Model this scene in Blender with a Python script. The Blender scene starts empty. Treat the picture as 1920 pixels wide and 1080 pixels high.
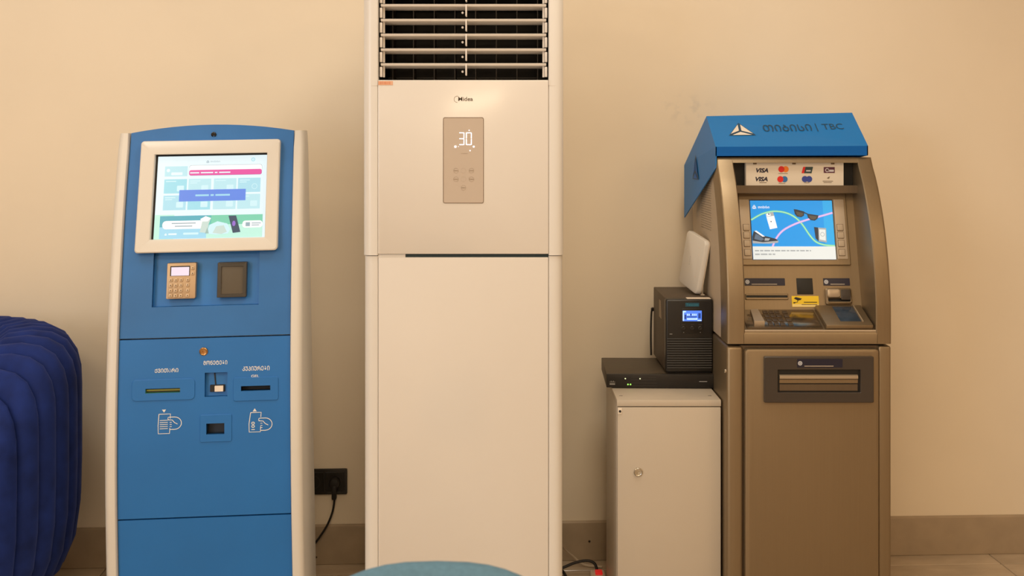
import bpy, bmesh, math, random
from mathutils import Vector, Matrix, Euler
random.seed(7)
S = bpy.context.scene
C = S.collection
PI = math.pi

# ------------------------------------------------------------------ camera
CAMZ = 1.396
cd = bpy.data.cameras.new('camera'); cam = bpy.data.objects.new('camera', cd); C.objects.link(cam)
cam.location = (0, 0, CAMZ); cam.rotation_euler = (PI/2, 0, 0)
cd.sensor_width = 36; cd.lens = 37.5; cd.shift_y = -260/1920
cd.clip_start = 0.05
cd.dof.use_dof = True; cd.dof.focus_distance = 3.05; cd.dof.aperture_fstop = 4.5
S.camera = cam

# ------------------------------------------------------------------ world and lights
w = bpy.data.worlds.new('world'); S.world = w; w.use_nodes = True
w.node_tree.nodes['Background'].inputs[0].default_value = (1, .85, .66, 1)
w.node_tree.nodes['Background'].inputs[1].default_value = 0.05
def area(name, loc, rot, sx, sy, watt, col):
    l = bpy.data.lights.new(name, 'AREA'); l.shape = 'RECTANGLE'; l.size = sx; l.size_y = sy
    l.energy = watt; l.color = col
    o = bpy.data.objects.new(name, l); C.objects.link(o); o.location = loc; o.rotation_euler = rot
    return o
WARM = (1, .78, .52)
SOFT = (1, .90, .75); COOL = (1, .97, .90); AMBER = (1, .72, .42)
# ceiling lamps: two close to the back wall, then rows running back into the lobby
for (x, y, sz, e, c) in [(-1.7, 2.30, .6, 12, COOL), (.50, 2.30, .6, 15, SOFT),
                         (-2.2, .4, .9, 20, WARM), (.2, .4, .9, 24, WARM), (2.6, .4, .9, 17, AMBER),
                         (-2.2, -2.2, .9, 20, WARM), (.2, -2.2, .9, 42, WARM), (2.6, -2.2, .9, 17, AMBER)]:
    area('ceiling_lamp', (x, y, 2.96), (0, 0, 0), sz, sz, e, c)
# daylight from the wide window in the wall on the left
area('window_daylight', (-3.42, -1.9, 1.75), (0, -PI/2, 0), 1.6, 2.5, 62, (.86, .93, 1))

vs = S.view_settings
vs.view_transform = 'Standard'; vs.look = 'None'; vs.gamma = 1; vs.use_curve_mapping = False
vs.exposure = 0.12

# ------------------------------------------------------------------ materials
MATS = {}
def mat(name, col, rough=.5, metal=0, emit=None, estr=0, spec=.5, coat=0, alpha=1, trans=0):
    m = bpy.data.materials.new(name); m.use_nodes = True
    b = m.node_tree.nodes['Principled BSDF']
    b.inputs['Base Color'].default_value = (*col, 1); b.inputs['Roughness'].default_value = rough
    b.inputs['Metallic'].default_value = metal; b.inputs['Specular IOR Level'].default_value = spec
    b.inputs['Coat Weight'].default_value = coat; b.inputs['Coat Roughness'].default_value = .12
    b.inputs['Transmission Weight'].default_value = trans
    if emit: b.inputs['Emission Color'].default_value = (*emit, 1); b.inputs['Emission Strength'].default_value = estr
    MATS[name] = m
    return m
def nodes(m): return m.node_tree.nodes, m.node_tree.links, m.node_tree.nodes['Principled BSDF']
def grain(m, scale=(1, 1, 1), nscale=8, amt=.08, bump=0, rough=0, detail=4, dist=.01):
    """procedural colour variation, relief and gloss variation on a material"""
    N, L, b = nodes(m)
    tc = N.new('ShaderNodeTexCoord'); mp = N.new('ShaderNodeMapping'); mp.inputs['Scale'].default_value = scale
    L.new(tc.outputs['Object'], mp.inputs['Vector'])
    n = N.new('ShaderNodeTexNoise'); n.inputs['Scale'].default_value = nscale; n.inputs['Detail'].default_value = detail
    L.new(mp.outputs[0], n.inputs['Vector'])
    col = b.inputs['Base Color'].default_value[:]
    if amt:
        r = N.new('ShaderNodeValToRGB'); r.color_ramp.elements[0].position = .3; r.color_ramp.elements[1].position = .7
        r.color_ramp.elements[0].color = tuple(c*(1-amt) for c in col[:3]) + (1,)
        r.color_ramp.elements[1].color = tuple(min(1, c*(1+amt)) for c in col[:3]) + (1,)
        L.new(n.outputs['Fac'], r.inputs['Fac']); L.new(r.outputs['Color'], b.inputs['Base Color'])
    if bump:
        bp = N.new('ShaderNodeBump'); bp.inputs['Strength'].default_value = bump; bp.inputs['Distance'].default_value = dist
        L.new(n.outputs['Fac'], bp.inputs['Height']); L.new(bp.outputs['Normal'], b.inputs['Normal'])
    if rough:
        mr = N.new('ShaderNodeMapRange'); r0 = b.inputs['Roughness'].default_value
        mr.inputs['To Min'].default_value = max(.02, r0-rough); mr.inputs['To Max'].default_value = min(1, r0+rough)
        L.new(n.outputs['Fac'], mr.inputs['Value']); L.new(mr.outputs[0], b.inputs['Roughness'])
    return m

grain(mat('wall_paint', (.875, .77, .615), .55, spec=.35), nscale=2.2, amt=.025, bump=.02, detail=8)
grain(mat('side_wall_paint', (.70, .58, .44), .6), nscale=2, amt=.03)
grain(mat('ceiling_paint', (.78, .72, .62), .8), nscale=3, amt=.02)
grain(mat('baseboard', (.40, .31, .215), .45), nscale=14, amt=.07, detail=6)
grain(mat('grout', (.20, .15, .10), .9), nscale=60, amt=.2)
grain(mat('marble', (.52, .42, .31), .25, coat=.2), scale=(1, 2.2, 1), nscale=5, amt=.16, detail=10)
grain(mat('kiosk_blue', (.015, .160, .50), .42, spec=.45), nscale=5, amt=.04, detail=6)
# dusty worn patch of the blue front under the readers
grain(mat('kiosk_blue_worn', (.024, .155, .45), .42, spec=.45), nscale=4, amt=.10, detail=6, rough=.05)
mat('kiosk_pocket_blue', (.018, .180, .54), .4)
grain(mat('kiosk_white', (.72, .685, .63), .33, spec=.5), nscale=3, amt=.02)
mat('print_white', (.82, .82, .80), .5)
mat('black', (.006, .006, .006), .5)
mat('black_gloss', (.008, .008, .009), .12)
mat('dark_slot', (.004, .006, .010), .6)
mat('navy_slot', (.008, .022, .050), .4)
mat('brass', (.55, .30, .12), .3, 1)
mat('chrome', (.75, .72, .66), .18, 1)
mat('terminal_metal', (.50, .36, .23), .42, .6)
mat('terminal_key', (.56, .42, .28), .4, .5)
mat('terminal_print', (.06, .04, .025), .6)
mat('lcd_pink', (.2, .18, .2), .3, emit=(.78, .66, .80), estr=.85)
mat('scanner_frame', (.040, .032, .022), .3)
mat('scanner_glass', (.105, .085, .06), .12)
mat('led_green', (.03, .10, .01), .4, emit=(.10, .30, .02), estr=.55)
mat('slot_amber', (.16, .13, .02), .5, emit=(.25, .22, .02), estr=.3)
mat('tag_white', (.85, .76, .66), .5)

grain(mat('ac_white', (.75, .71, .665), .22, spec=.5, coat=.3), nscale=2.5, amt=.012)
mat('ac_pillar_white', (.77, .745, .71), .30, spec=.5)
mat('ac_louver', (.78, .73, .68), .4)
mat('ac_dark', (.010, .007, .004), .6)
mat('ac_vane', (.030, .020, .011), .4)
mat('ac_gap_teal', (.015, .045, .06), .15)
mat('ac_display', (.56, .475, .40), .16, coat=.4)
mat('ac_display_edge', (.22, .16, .11), .35, .5)
mat('ac_print', (.30, .225, .155), .5)
mat('logo_dark', (.12, .09, .06), .4)
mat('led_white', (.8, .8, .8), .4, emit=(.93, .90, 1), estr=1.1)
mat('led_faint', (.6, .55, .5), .4, emit=(.85, .80, .95), estr=.75)
mat('sticker_orange', (.80, .46, .30), .5)
mat('sticker_orange_print', (.70, .22, .10), .5)

grain(mat('atm_metal', (.295, .225, .142), .44, .8), scale=(60, 60, 1), nscale=3, amt=.025, rough=.03)
grain(mat('atm_metal_dark', (.18, .14, .10), .42, .8), scale=(40, 40, 1), nscale=3, amt=.03, rough=.03)
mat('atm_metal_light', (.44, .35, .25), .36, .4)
mat('atm_polished', (.30, .24, .17), .16, .9)
mat('atm_key', (.20, .155, .11), .34, .85)
grain(mat('atm_paint', (.52, .42, .31), .5), nscale=6, amt=.03)
mat('key_beige', (.50, .405, .30), .42, .1)
mat('atm_hole', (.10, .075, .05), .8)
mat('atm_plate', (.050, .038, .030), .38)
mat('atm_label', (.012, .012, .030), .35)
mat('label_badge', (.55, .56, .60), .4)
mat('label_line', (.50, .42, .32), .5)
mat('sticker_yellow', (.83, .57, .02), .45)
mat('sticker_yellow_pale', (.85, .66, .25), .45)
mat('canopy_blue', (.005, .185, .56), .42, spec=.35)
mat('canopy_edge', (.0, .115, .46), .5, spec=.25)  # canopy blue with the shade of the upright front strip put into it
mat('canopy_navy', (.008, .060, .13), .5)
mat('canopy_white', (.80, .74, .66), .5)
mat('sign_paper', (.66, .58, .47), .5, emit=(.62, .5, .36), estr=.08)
for nm, c in dict(visa=(.02, .018, .04), red=(.70, .02, .015), orange=(.85, .22, .02), maroon=(.10, .02, .05),
                  cblue=(.03, .16, .42), cnavy=(.035, .06, .30), teal=(.03, .06, .06), grey=(.20, .15, .10), silver=(.6, .58, .62)).items():
    mat('sign_'+nm, c, .5)
grain(mat('tap_screen', (.035, .055, .085), .15), nscale=30, amt=.3)

grain(mat('cabinet_paint', (.56, .49, .40), .45), nscale=3, amt=.02)
mat('cabinet_side', (.56, .49, .40), .45)
mat('lock_metal', (.60, .56, .48), .25, .9)
grain(mat('router_plastic', (.066, .049, .031), .5), nscale=40, amt=.08)
mat('router_front', (.012, .010, .009), .4)
mat('led_y', (.2, .2, .1), .4, emit=(.85, .9, .45), estr=1.6)
mat('led_g', (.1, .2, .05), .4, emit=(.35, .9, .12), estr=1.4)
mat('print_grey', (.34, .34, .34), .5)
mat('print_dim', (.045, .040, .035), .5)
grain(mat('ups_case', (.075, .052, .033), .55), nscale=60, amt=.06)
mat('ups_front', (.010, .0085, .0075), .36)
mat('ups_rib', (.014, .011, .008), .42)
mat('ups_logo', (.01, .08, .13), .4)
mat('ups_text', (.03, .22, .32), .4)
mat('ups_lcd', (.05, .10, .3), .3, emit=(.07, .20, .80), estr=1.0)
mat('ups_lcd_bright', (.3, .4, .6), .3, emit=(.42, .64, 1.0), estr=1.0)
mat('ups_lcd_dark', (.01, .03, .1), .3, emit=(.012, .04, .22), estr=1.0)
mat('paper', (.80, .68, .56), .6)
mat('label_grey', (.34, .27, .19), .6)
grain(mat('modem_white', (.74, .69, .62), .35), nscale=4, amt=.015)
mat('modem_edge', (.66, .545, .41), .4)

m = grain(mat('velvet_navy', (.009, .024, .15), .78, spec=.2), nscale=16, amt=.28, bump=.12, detail=8, dist=.004)
b = m.node_tree.nodes['Principled BSDF']; b.inputs['Sheen Weight'].default_value = .16
b.inputs['Sheen Tint'].default_value = (.25, .35, .9, 1); b.inputs['Sheen Roughness'].default_value = .4
mat('leg_black', (.012, .010, .009), .35)
mat('leg_brass', (.7, .6, .45), .25, .9)
m = grain(mat('chair_blue', (.085, .19, .28), .75), nscale=120, amt=.10, bump=.1, dist=.002)
mat('socket_black', (.007, .006, .005), .32)
mat('cord_black', (.008, .006, .005), .5)
mat('cable_white', (.66, .55, .42), .45)
mat('strip_white', (.75, .62, .48), .4)
mat('strip_red', (.65, .01, .01), .3, emit=(.9, .02, .02), estr=.3)
mat('screw', (.06, .045, .03), .4, .6)
mat('window_frame', (.75, .72, .66), .4)
mat('window_glow', (.8, .85, .9), .3, emit=(.80, .90, 1), estr=1.0)

# emissive screen inks
for nm, c in dict(white=(.74, .90, .98), pale=(.60, .86, .95), tile=(.34, .71, .84), tile2=(.40, .72, .86), tile3=(.48, .78, .88), dialog=(.13, .26, .80), pink=(.74, .10, .38),
                  teal=(.10, .42, .53), green=(.20, .62, .45), mint=(.50, .86, .76), sky=(.34, .68, .88), grey=(.30, .42, .50), purple=(.30, .16, .62), dark=(.05, .08, .13),
                  stone=(.55, .70, .67), stone2=(.33, .50, .48), pure=(1.0, 1.0, 1.0)).items():
    mat('ui_'+nm, tuple(x*.3 for x in c), .25, emit=c, estr=.74)
for nm, c in dict(blue=(.015, .34, .86), blue2=(.03, .44, .90), white=(.82, .86, .84), green=(.20, .66, .36), green2=(.45, .86, .58), pink=(.62, .40, .82), pink2=(.80, .60, .92),
                  dark=(.035, .045, .06), brown=(.11, .095, .075), grey=(.42, .45, .46), slate=(.12, .18, .26), pure=(.95, .97, 1)).items():
    mat('ad_'+nm, tuple(x*.3 for x in c), .25, emit=c, estr=.74)

# ------------------------------------------------------------------ mesh helpers
def rloop(x0, x1, z0, z1, r, n=4):
    r = max(1e-5, min(r, (x1-x0)/2-1e-5, (z1-z0)/2-1e-5)); pts = []
    for cx, cz, a0 in ((x1-r, z1-r, 0), (x0+r, z1-r, PI/2), (x0+r, z0+r, PI), (x1-r, z0+r, 1.5*PI)):
        for k in range(n+1):
            a = a0+k*PI/2/n; pts.append((cx+r*math.cos(a), cz+r*math.sin(a)))
    return pts
class G:
    def __init__(s): s.bm = bmesh.new(); s.names = []
    def mi(s, name):
        if name not in s.names: s.names.append(name)
        return s.names.index(name)
    def face(s, vs_, mi=0):
        try: f = s.bm.faces.new(vs_); f.material_index = mi; return f
        except ValueError: return None
    def box(s, x0, x1, y0, y1, z0, z1, mat_, bev=0, seg=2):
        t = bmesh.new(); bmesh.ops.create_cube(t, size=1)
        for v in t.verts: v.co = Vector(((x0+x1)/2+v.co.x*(x1-x0), (y0+y1)/2+v.co.y*(y1-y0), (z0+z1)/2+v.co.z*(z1-z0)))
        if bev: bmesh.ops.bevel(t, geom=t.edges[:], offset=bev, segments=seg, affect='EDGES', profile=.5)
        s.merge(t, mat_); return s
    def merge(s, t, mat_, M=None):
        i = s.mi(mat_); t.verts.index_update(); vm = [s.bm.verts.new(M @ v.co if M else v.co) for v in t.verts]
        for f in t.faces: s.face([vm[v.index] for v in f.verts], i)
        t.free()
    def loops(s, ls, mat_, cap0=True, cap1=True, closed=True):
        i = s.mi(mat_); R = [[s.bm.verts.new(p) for p in l] for l in ls]; n = len(R[0])
        for a, b_ in zip(R, R[1:]):
            for k in range(n if closed else n-1): s.face([a[k], a[(k+1) % n], b_[(k+1) % n], b_[k]], i)
        if cap0: s.face(R[0][::-1], i)
        if cap1: s.face(R[-1], i)
        return s
    def rrect(s, x0, x1, z0, z1, y0, y1, r, mat_, bev=0, n=4):
        """rounded panel lying in the xz plane, front at y0, back at y1, softened front edge"""
        ls = []
        if bev:
            for k in range(3):
                a = k/2*PI/2; d = bev*(1-math.sin(a)); y = y0+bev*(1-math.cos(a))
                ls.append([(x, y, z) for x, z in rloop(x0+d, x1-d, z0+d, z1-d, r, n)])
        else: ls.append([(x, y0, z) for x, z in rloop(x0, x1, z0, z1, r, n)])
        ls.append([(x, y1, z) for x, z in rloop(x0, x1, z0, z1, r, n)])
        return s.loops(ls, mat_)
    def frame(s, o, h, y0, y1, r, mat_, rh=.001, bev=0, n=4, cham=0):
        """rounded frame with an opening"""
        lo = lambda q, d, rr, y: [(x, y, z) for x, z in rloop(q[0]+d, q[1]-d, q[2]+d, q[3]-d, rr, n)]
        ls = [lo(o, 0, r, y1), lo(o, 0, r, y0+bev)]
        if bev: ls.append(lo(o, bev, r, y0))
        ls += [lo(h, -cham, rh, y0), lo(h, 0, rh, y0+cham), lo(h, 0, rh, y1), lo(o, 0, r, y1)]
        return s.loops(ls, mat_, False, False)
    def prismx(s, prof, x0, x1, mat_):
        return s.loops([[(x0, y, z) for y, z in prof], [(x1, y, z) for y, z in prof]], mat_)
    def prismz(s, prof, z0, z1, mat_):
        return s.loops([[(x, y, z0) for x, y in prof], [(x, y, z1) for x, y in prof]], mat_)
    def cyl(s, p0, p1, r0, mat_, r1=None, n=20):
        p0, p1 = Vector(p0), Vector(p1); d = (p1-p0).normalized(); r1 = r0 if r1 is None else r1
        u = d.orthogonal().normalized(); v = d.cross(u)
        ring = lambda p, r: [p+r*(math.cos(2*PI*k/n)*u+math.sin(2*PI*k/n)*v) for k in range(n)]
        return s.loops([ring(p0, r0), ring(p1, r1)], mat_)
    def lathe(s, prof, c, axis, mat_, n=24):
        """prof: (distance along axis, radius)"""
        d = Vector(axis).normalized(); u = d.orthogonal().normalized(); v = d.cross(u); c = Vector(c)
        return s.loops([[c+d*h+r*(math.cos(2*PI*k/n)*u+math.sin(2*PI*k/n)*v) for k in range(n)] for h, r in prof], mat_)
    def tube(s, pts, r, mat_, n=8, sub=6):
        P = [Vector(p) for p in pts]; Q = []
        for i in range(len(P)-1):
            a, b_, c_, d = P[max(0, i-1)], P[i], P[i+1], P[min(len(P)-1, i+2)]
            for k in range(sub):
                t = k/sub; Q.append(.5*((2*b_)+(c_-a)*t+(2*a-5*b_+4*c_-d)*t*t+(3*b_-a-3*c_+d)*t**3))
        Q.append(P[-1]); ls = []; u = None
        for i, q in enumerate(Q):
            d = (Q[min(i+1, len(Q)-1)]-Q[max(i-1, 0)]).normalized()
            u = d.orthogonal() if u is None else (u-d*u.dot(d)); u.normalize(); v = d.cross(u)
            ls.append([q+r*(math.cos(2*PI*k/n)*u+math.sin(2*PI*k/n)*v) for k in range(n)])
        return s.loops(ls, mat_)
    def poly(s, pts, y, mat_):
        s.face([s.bm.verts.new((x, y, z)) for x, z in pts], s.mi(mat_)); return s
    def rect(s, x0, x1, z0, z1, y, mat_, r=0):
        return s.poly(rloop(x0, x1, z0, z1, r) if r else [(x0, z0), (x1, z0), (x1, z1), (x0, z1)], y, mat_)
    def disc(s, x, z, r, y, mat_, n=24, rz=None):
        return s.poly([(x+r*math.cos(2*PI*k/n), z+(rz or r)*math.sin(2*PI*k/n)) for k in range(n)], y, mat_)
    def ring(s, x, z, r0, r1, y, mat_, n=24):
        return s.loops([[(x+r*math.cos(2*PI*k/n), y, z+r*math.sin(2*PI*k/n)) for k in range(n)] for r in (r0, r1)], mat_, False, False)
    def stroke(s, pts, wd, y, mat_, closed=False):
        i = s.mi(mat_); P = [Vector((p[0], p[1])) for p in pts]; n = len(P); L_ = []
        for k in range(n):
            a = P[k-1] if (k or closed) else P[k]; c_ = P[(k+1) % n] if (k < n-1 or closed) else P[k]
            d1 = (P[k]-a); d2 = (c_-P[k]); d = (d1.normalized() if d1.length else d2.normalized())+(d2.normalized() if d2.length else d1.normalized())
            d.normalize(); nn = Vector((-d.y, d.x)); L_.append((P[k]+nn*wd/2, P[k]-nn*wd/2))
        V = [(s.bm.verts.new((a.x, y, a.y)), s.bm.verts.new((b_.x, y, b_.y))) for a, b_ in L_]
        for k in range(n if closed else n-1):
            a, b_ = V[k], V[(k+1) % n]; s.face([a[0], b_[0], b_[1], a[1]], i)
        return s
    def text(s, body, x0, x1, z0, z1, y, mat_, shear=0, bold=0, depth=0):
        """lettering fitted into the box x0..x1, z0..z1"""
        cu = bpy.data.curves.new('lettering', 'FONT'); cu.body = body; cu.offset = bold; cu.resolution_u = 3; cu.shear = shear
        o = bpy.data.objects.new('lettering', cu); C.objects.link(o)
        dg = bpy.context.evaluated_depsgraph_get(); dg.update()
        me = bpy.data.meshes.new_from_object(o.evaluated_get(dg))
        bpy.data.objects.remove(o); bpy.data.curves.remove(cu)
        if not me.vertices: return s
        xs = [v.co.x for v in me.vertices]; ys = [v.co.y for v in me.vertices]
        ax, bx, ay, by = min(xs), max(xs), min(ys), max(ys)
        t = bmesh.new(); t.from_mesh(me); bpy.data.meshes.remove(me)
        for v in t.verts:
            v.co = Vector((x0+(v.co.x-ax)/(bx-ax)*(x1-x0), y, z0+(v.co.y-ay)/(by-ay)*(z1-z0)))
        if depth:
            r = bmesh.ops.extrude_face_region(t, geom=t.faces[:])
            for e in r['geom']:
                if isinstance(e, bmesh.types.BMVert): e.co.y += depth
        s.merge(t, mat_); return s
    def sheet(s, xc, zc, holes, y0, y1, mat_):
        """panel with rectangular openings, cut on the given x and z lines"""
        xs = sorted(set(xc+[v for h in holes for v in h[:2]])); zs = sorted(set(zc+[v for h in holes for v in h[2:]]))
        i = s.mi(mat_); V = {}
        def v(a, b_, c_):
            if (a, b_, c_) not in V: V[(a, b_, c_)] = s.bm.verts.new((xs[a], (y0, y1)[c_], zs[b_]))
            return V[(a, b_, c_)]
        def solid(a, b_):
            if a < 0 or b_ < 0 or a >= len(xs)-1 or b_ >= len(zs)-1: return False
            mx, mz = (xs[a]+xs[a+1])/2, (zs[b_]+zs[b_+1])/2
            return not any(h[0] < mx < h[1] and h[2] < mz < h[3] for h in holes)
        for a in range(len(xs)-1):
            for b_ in range(len(zs)-1):
                if not solid(a, b_): continue
                for c_ in (0, 1):
                    q = [v(a, b_, c_), v(a+1, b_, c_), v(a+1, b_+1, c_), v(a, b_+1, c_)]; s.face(q if c_ == 0 else q[::-1], i)
                if not solid(a-1, b_): s.face([v(a, b_, 0), v(a, b_+1, 0), v(a, b_+1, 1), v(a, b_, 1)], i)
                if not solid(a+1, b_): s.face([v(a+1, b_, 0), v(a+1, b_+1, 0), v(a+1, b_+1, 1), v(a+1, b_, 1)], i)
                if not solid(a, b_-1): s.face([v(a, b_, 0), v(a+1, b_, 0), v(a+1, b_, 1), v(a, b_, 1)], i)
                if not solid(a, b_+1): s.face([v(a, b_+1, 0), v(a+1, b_+1, 0), v(a+1, b_+1, 1), v(a, b_+1, 1)], i)
        return s
    def pocket(s, x0, x1, z0, z1, y0, y1, mat_, back=None):
        """open box sunk into a panel"""
        i = s.mi(mat_); A = [s.bm.verts.new((x, y0, z)) for x, z in ((x0, z0), (x1, z0), (x1, z1), (x0, z1))]
        B = [s.bm.verts.new((x, y1, z)) for x, z in ((x0, z0), (x1, z0), (x1, z1), (x0, z1))]
        for k in range(4): s.face([A[k], A[(k+1) % 4], B[(k+1) % 4], B[k]], i)
        s.face(B, s.mi(back or mat_)); return s
    def map(s, fn):
        for v in s.bm.verts: v.co = Vector(fn(*v.co))
        return s
def obj(name, g, parent=None, loc=(0, 0, 0), rot=(0, 0, 0), smooth=35, fix=True):
    me = bpy.data.meshes.new(name)
    if fix: bmesh.ops.recalc_face_normals(g.bm, faces=g.bm.faces[:])
    g.bm.to_mesh(me); g.bm.free()
    for n in g.names: me.materials.append(MATS[n])
    if smooth:
        me.shade_smooth(); me.set_sharp_from_angle(angle=math.radians(smooth))
    o = bpy.data.objects.new(name, me); C.objects.link(o); o.parent = parent; o.location = loc; o.rotation_euler = rot
    return o
def again(o, parent, loc, rot=None):
    c = o.copy(); C.objects.link(c); c.parent = parent; c.location = loc
    if rot is not None: c.rotation_euler = rot
    return c
def thing(name, label, cat, loc=(0, 0, 0), rot=(0, 0, 0), group=None):
    o = bpy.data.objects.new(name, None); C.objects.link(o); o.location = loc; o.rotation_euler = rot
    o.empty_display_size = .05
    return tag(o, label, cat, group)
def tag(o, label, cat, group=None):
    o['label'] = label; o['category'] = cat
    if group: o['group'] = group
    return o
def struct(o): o['kind'] = 'structure'; return o
def caps(t): return ''.join(chr(ord(c)-0x10D0+0x1C90) if 0x10D0 <= ord(c) <= 0x10FA else c for c in t)   # capital Georgian letters
def lbl(o, t): o['label'] = t; return o
T3 = lambda cx, cz, k: [(cx-k, cz-.45*k), (cx+k, cz-.45*k), (cx, cz+.85*k)]
def tri_logo(g, cx, cz, wd, ht, y, mat_, edge=None, ye=0):
    """three-bladed triangle emblem"""
    A, B, D, M = (cx, cz+ht*.55), (cx-wd/2, cz-ht*.45), (cx+wd/2, cz-ht*.45), (cx-wd*.04, cz-ht*.12)
    def shrink(t, f):
        mx = sum(p[0] for p in t)/3; mz = sum(p[1] for p in t)/3
        return [(mx+(p[0]-mx)*f, mz+(p[1]-mz)*f) for p in t]
    for t in ((A, B, M), (A, D, M), (B, D, M)):
        if edge: g.poly(shrink(t, .98), y, edge)
        g.poly(shrink(t, .72), y-(ye or .0006 if edge else 0), mat_)
    return g

# ------------------------------------------------------------------ room shell
WY = math.atan(.0405)                                   # the back wall recedes slightly to the right
def wall_y(x): return 3.623+.0405*x
wall = obj('wall_back', G().box(-4.2, 5.2, 0, .15, 0, 3.0, 'wall_paint'), loc=(0, 3.623, 0), rot=(0, 0, WY)); struct(wall)
# old scuffs on the paint above the cash machine
N, L, b = nodes(MATS['wall_paint'])
tc = N.new('ShaderNodeTexCoord'); mp = N.new('ShaderNodeMapping'); mp.inputs['Location'].default_value = (-.60, 0, -1.535); mp.inputs['Scale'].default_value = (1, 1, 1)
L.new(tc.outputs['Object'], mp.inputs['Vector'])
m2 = N.new('ShaderNodeMapping'); m2.inputs['Scale'].default_value = (9, 0, 15); L.new(mp.outputs[0], m2.inputs['Vector'])
ln = N.new('ShaderNodeVectorMath'); ln.operation = 'LENGTH'; L.new(m2.outputs[0], ln.inputs[0])
mr = N.new('ShaderNodeMapRange'); mr.inputs['From Min'].default_value = .2; mr.inputs['From Max'].default_value = 1; mr.inputs['To Min'].default_value = 1; mr.inputs['To Max'].default_value = 0
L.new(ln.outputs['Value'], mr.inputs['Value'])
nz = N.new('ShaderNodeTexNoise'); nz.inputs['Scale'].default_value = 28; nz.inputs['Detail'].default_value = 6; L.new(tc.outputs['Object'], nz.inputs['Vector'])
r2 = N.new('ShaderNodeMapRange'); r2.inputs['From Min'].default_value = .5; r2.inputs['From Max'].default_value = .66; L.new(nz.outputs['Fac'], r2.inputs['Value'])
mu = N.new('ShaderNodeMath'); mu.operation = 'MULTIPLY'; L.new(mr.outputs[0], mu.inputs[0]); L.new(r2.outputs[0], mu.inputs[1])
m3 = N.new('ShaderNodeMath'); m3.operation = 'MULTIPLY'; m3.inputs[1].default_value = .30; L.new(mu.outputs[0], m3.inputs[0])
mx = N.new('ShaderNodeMix'); mx.data_type = 'RGBA'; L.new(m3.outputs[0], mx.inputs['Factor'])
L.new(b.inputs['Base Color'].links[0].from_socket, mx.inputs['A']); mx.inputs['B'].default_value = (.48, .46, .44, 1); L.new(mx.outputs['Result'], b.inputs['Base Color'])

fl = obj('floor', G().box(-4.2, 5.0, -5, 3.9, -.10, -.006, 'grout')); struct(fl)
g0 = G().box(-.2985, .2985, -.2985, .2985, -.008, 0, 'marble', bev=.0015, seg=1)
first = None
u = Vector((math.cos(WY), math.sin(WY), 0)); v = Vector((-math.sin(WY), math.cos(WY), 0))
for j in range(5):
    for i in range(-4, 5):
        p = Vector((0, 3.525, 0))+u*(.6*i+.15)-v*(.6*j+.3)
        if first is None: first = obj('floor_tile', g0, fl, p, (0, 0, WY))
        else: again(first, fl, p)
gs = G().box(-.2985, .2985, -.045, .045, -.008, 0, 'marble', bev=.0015, seg=1); first = None
for i in range(-4, 5):                                   # cut tiles along the wall
    p = Vector((0, 3.525, 0))+u*(.6*i+.15)+v*.0485
    if first is None: first = obj('floor_tile', gs, fl, p, (0, 0, WY))
    else: again(first, fl, p)
m = grain(mat('marble_field', (.52, .42, .31), .3, coat=.2), scale=(1, 2.2, 1), nscale=5, amt=.16, detail=10)
N, L, b = nodes(m); tc = N.new('ShaderNodeTexCoord'); br_ = N.new('ShaderNodeTexBrick'); L.new(tc.outputs['Object'], br_.inputs['Vector'])
br_.offset = 0; br_.inputs['Scale'].default_value = 1; br_.inputs['Brick Width'].default_value = .6; br_.inputs['Row Height'].default_value = .6; br_.inputs['Mortar Size'].default_value = .002
mx = N.new('ShaderNodeMix'); mx.data_type = 'RGBA'; L.new(br_.outputs['Fac'], mx.inputs['Factor']); L.new(b.inputs['Base Color'].links[0].from_socket, mx.inputs['A']); mx.inputs['B'].default_value = (.2, .15, .1, 1); L.new(mx.outputs['Result'], b.inputs['Base Color'])
obj('floor_field', G().prismz([(-3.5, .55-.0405*3.5), (4.4, .55+.0405*4.4), (4.4, -5), (-3.5, -5)], -.0055, 0, 'marble_field'), fl)
obj('floor_field', G().prismz([(-3.5, 3.44), (-2.62, 3.47), (-2.5, .45), (-3.5, .41)], -.0055, -.0003, 'marble_field').prismz([(2.9, 3.68), (4.4, 3.74), (4.4, .73), (3.0, .67)], -.0055, -.0003, 'marble_field'), fl)
struct(obj('ceiling', G().box(-4.2, 5.0, -5, 3.9, 3.0, 3.1, 'ceiling_paint')))
struct(obj('wall_left', G().sheet([-5.0, 3.7], [0, 3.0], [(-3.2, -.6, .9, 2.6)], 0, .12, 'side_wall_paint').map(lambda x, y, z: (-3.5-y, x, z))))
struct(obj('wall_right', G().box(4.4, 4.5, -5, 3.9, 0, 3.0, 'side_wall_paint')))
struct(obj('wall_front', G().box(-3.6, 4.5, -5.1, -5.0, 0, 3.0, 'side_wall_paint')))
wn = struct(obj('window_1', G().frame((-3.2, -.6, .9, 2.6), (-3.14, -.66, .96, 2.54), -.02, .06, .002, 'window_frame').box(-1.92, -1.88, -.01, .05, .96, 2.54, 'window_frame').map(lambda x, y, z: (-3.5-y, x, z))))
obj('window_pane', G().box(-3.60, -3.59, -3.2, -.6, .9, 2.6, 'window_glow'), wn)
bb = struct(obj('baseboard_back', G().prismx([(0, 0), (0, .132), (-.008, .132), (-.013, .128), (-.014, .122), (-.014, .002), (-.012, 0)], -3.6, 5.0, 'baseboard'), loc=(0, 3.623, 0), rot=(0, 0, WY)))
obj('screw', G().lathe([(0, .004), (.002, .0035), (.0025, .001)], (.262, -.0145, .066), (0, -1, 0), 'screw', 10), bb)
g = G()
for x, z in ((-.672, .024), (-.663, .022), (-.658, .026)): g.lathe([(0, .0032), (.0012, .002)], (x, -.0142, z), (0, -1, 0), 'screw', 8)
obj('old_nail', g, bb)

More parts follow.
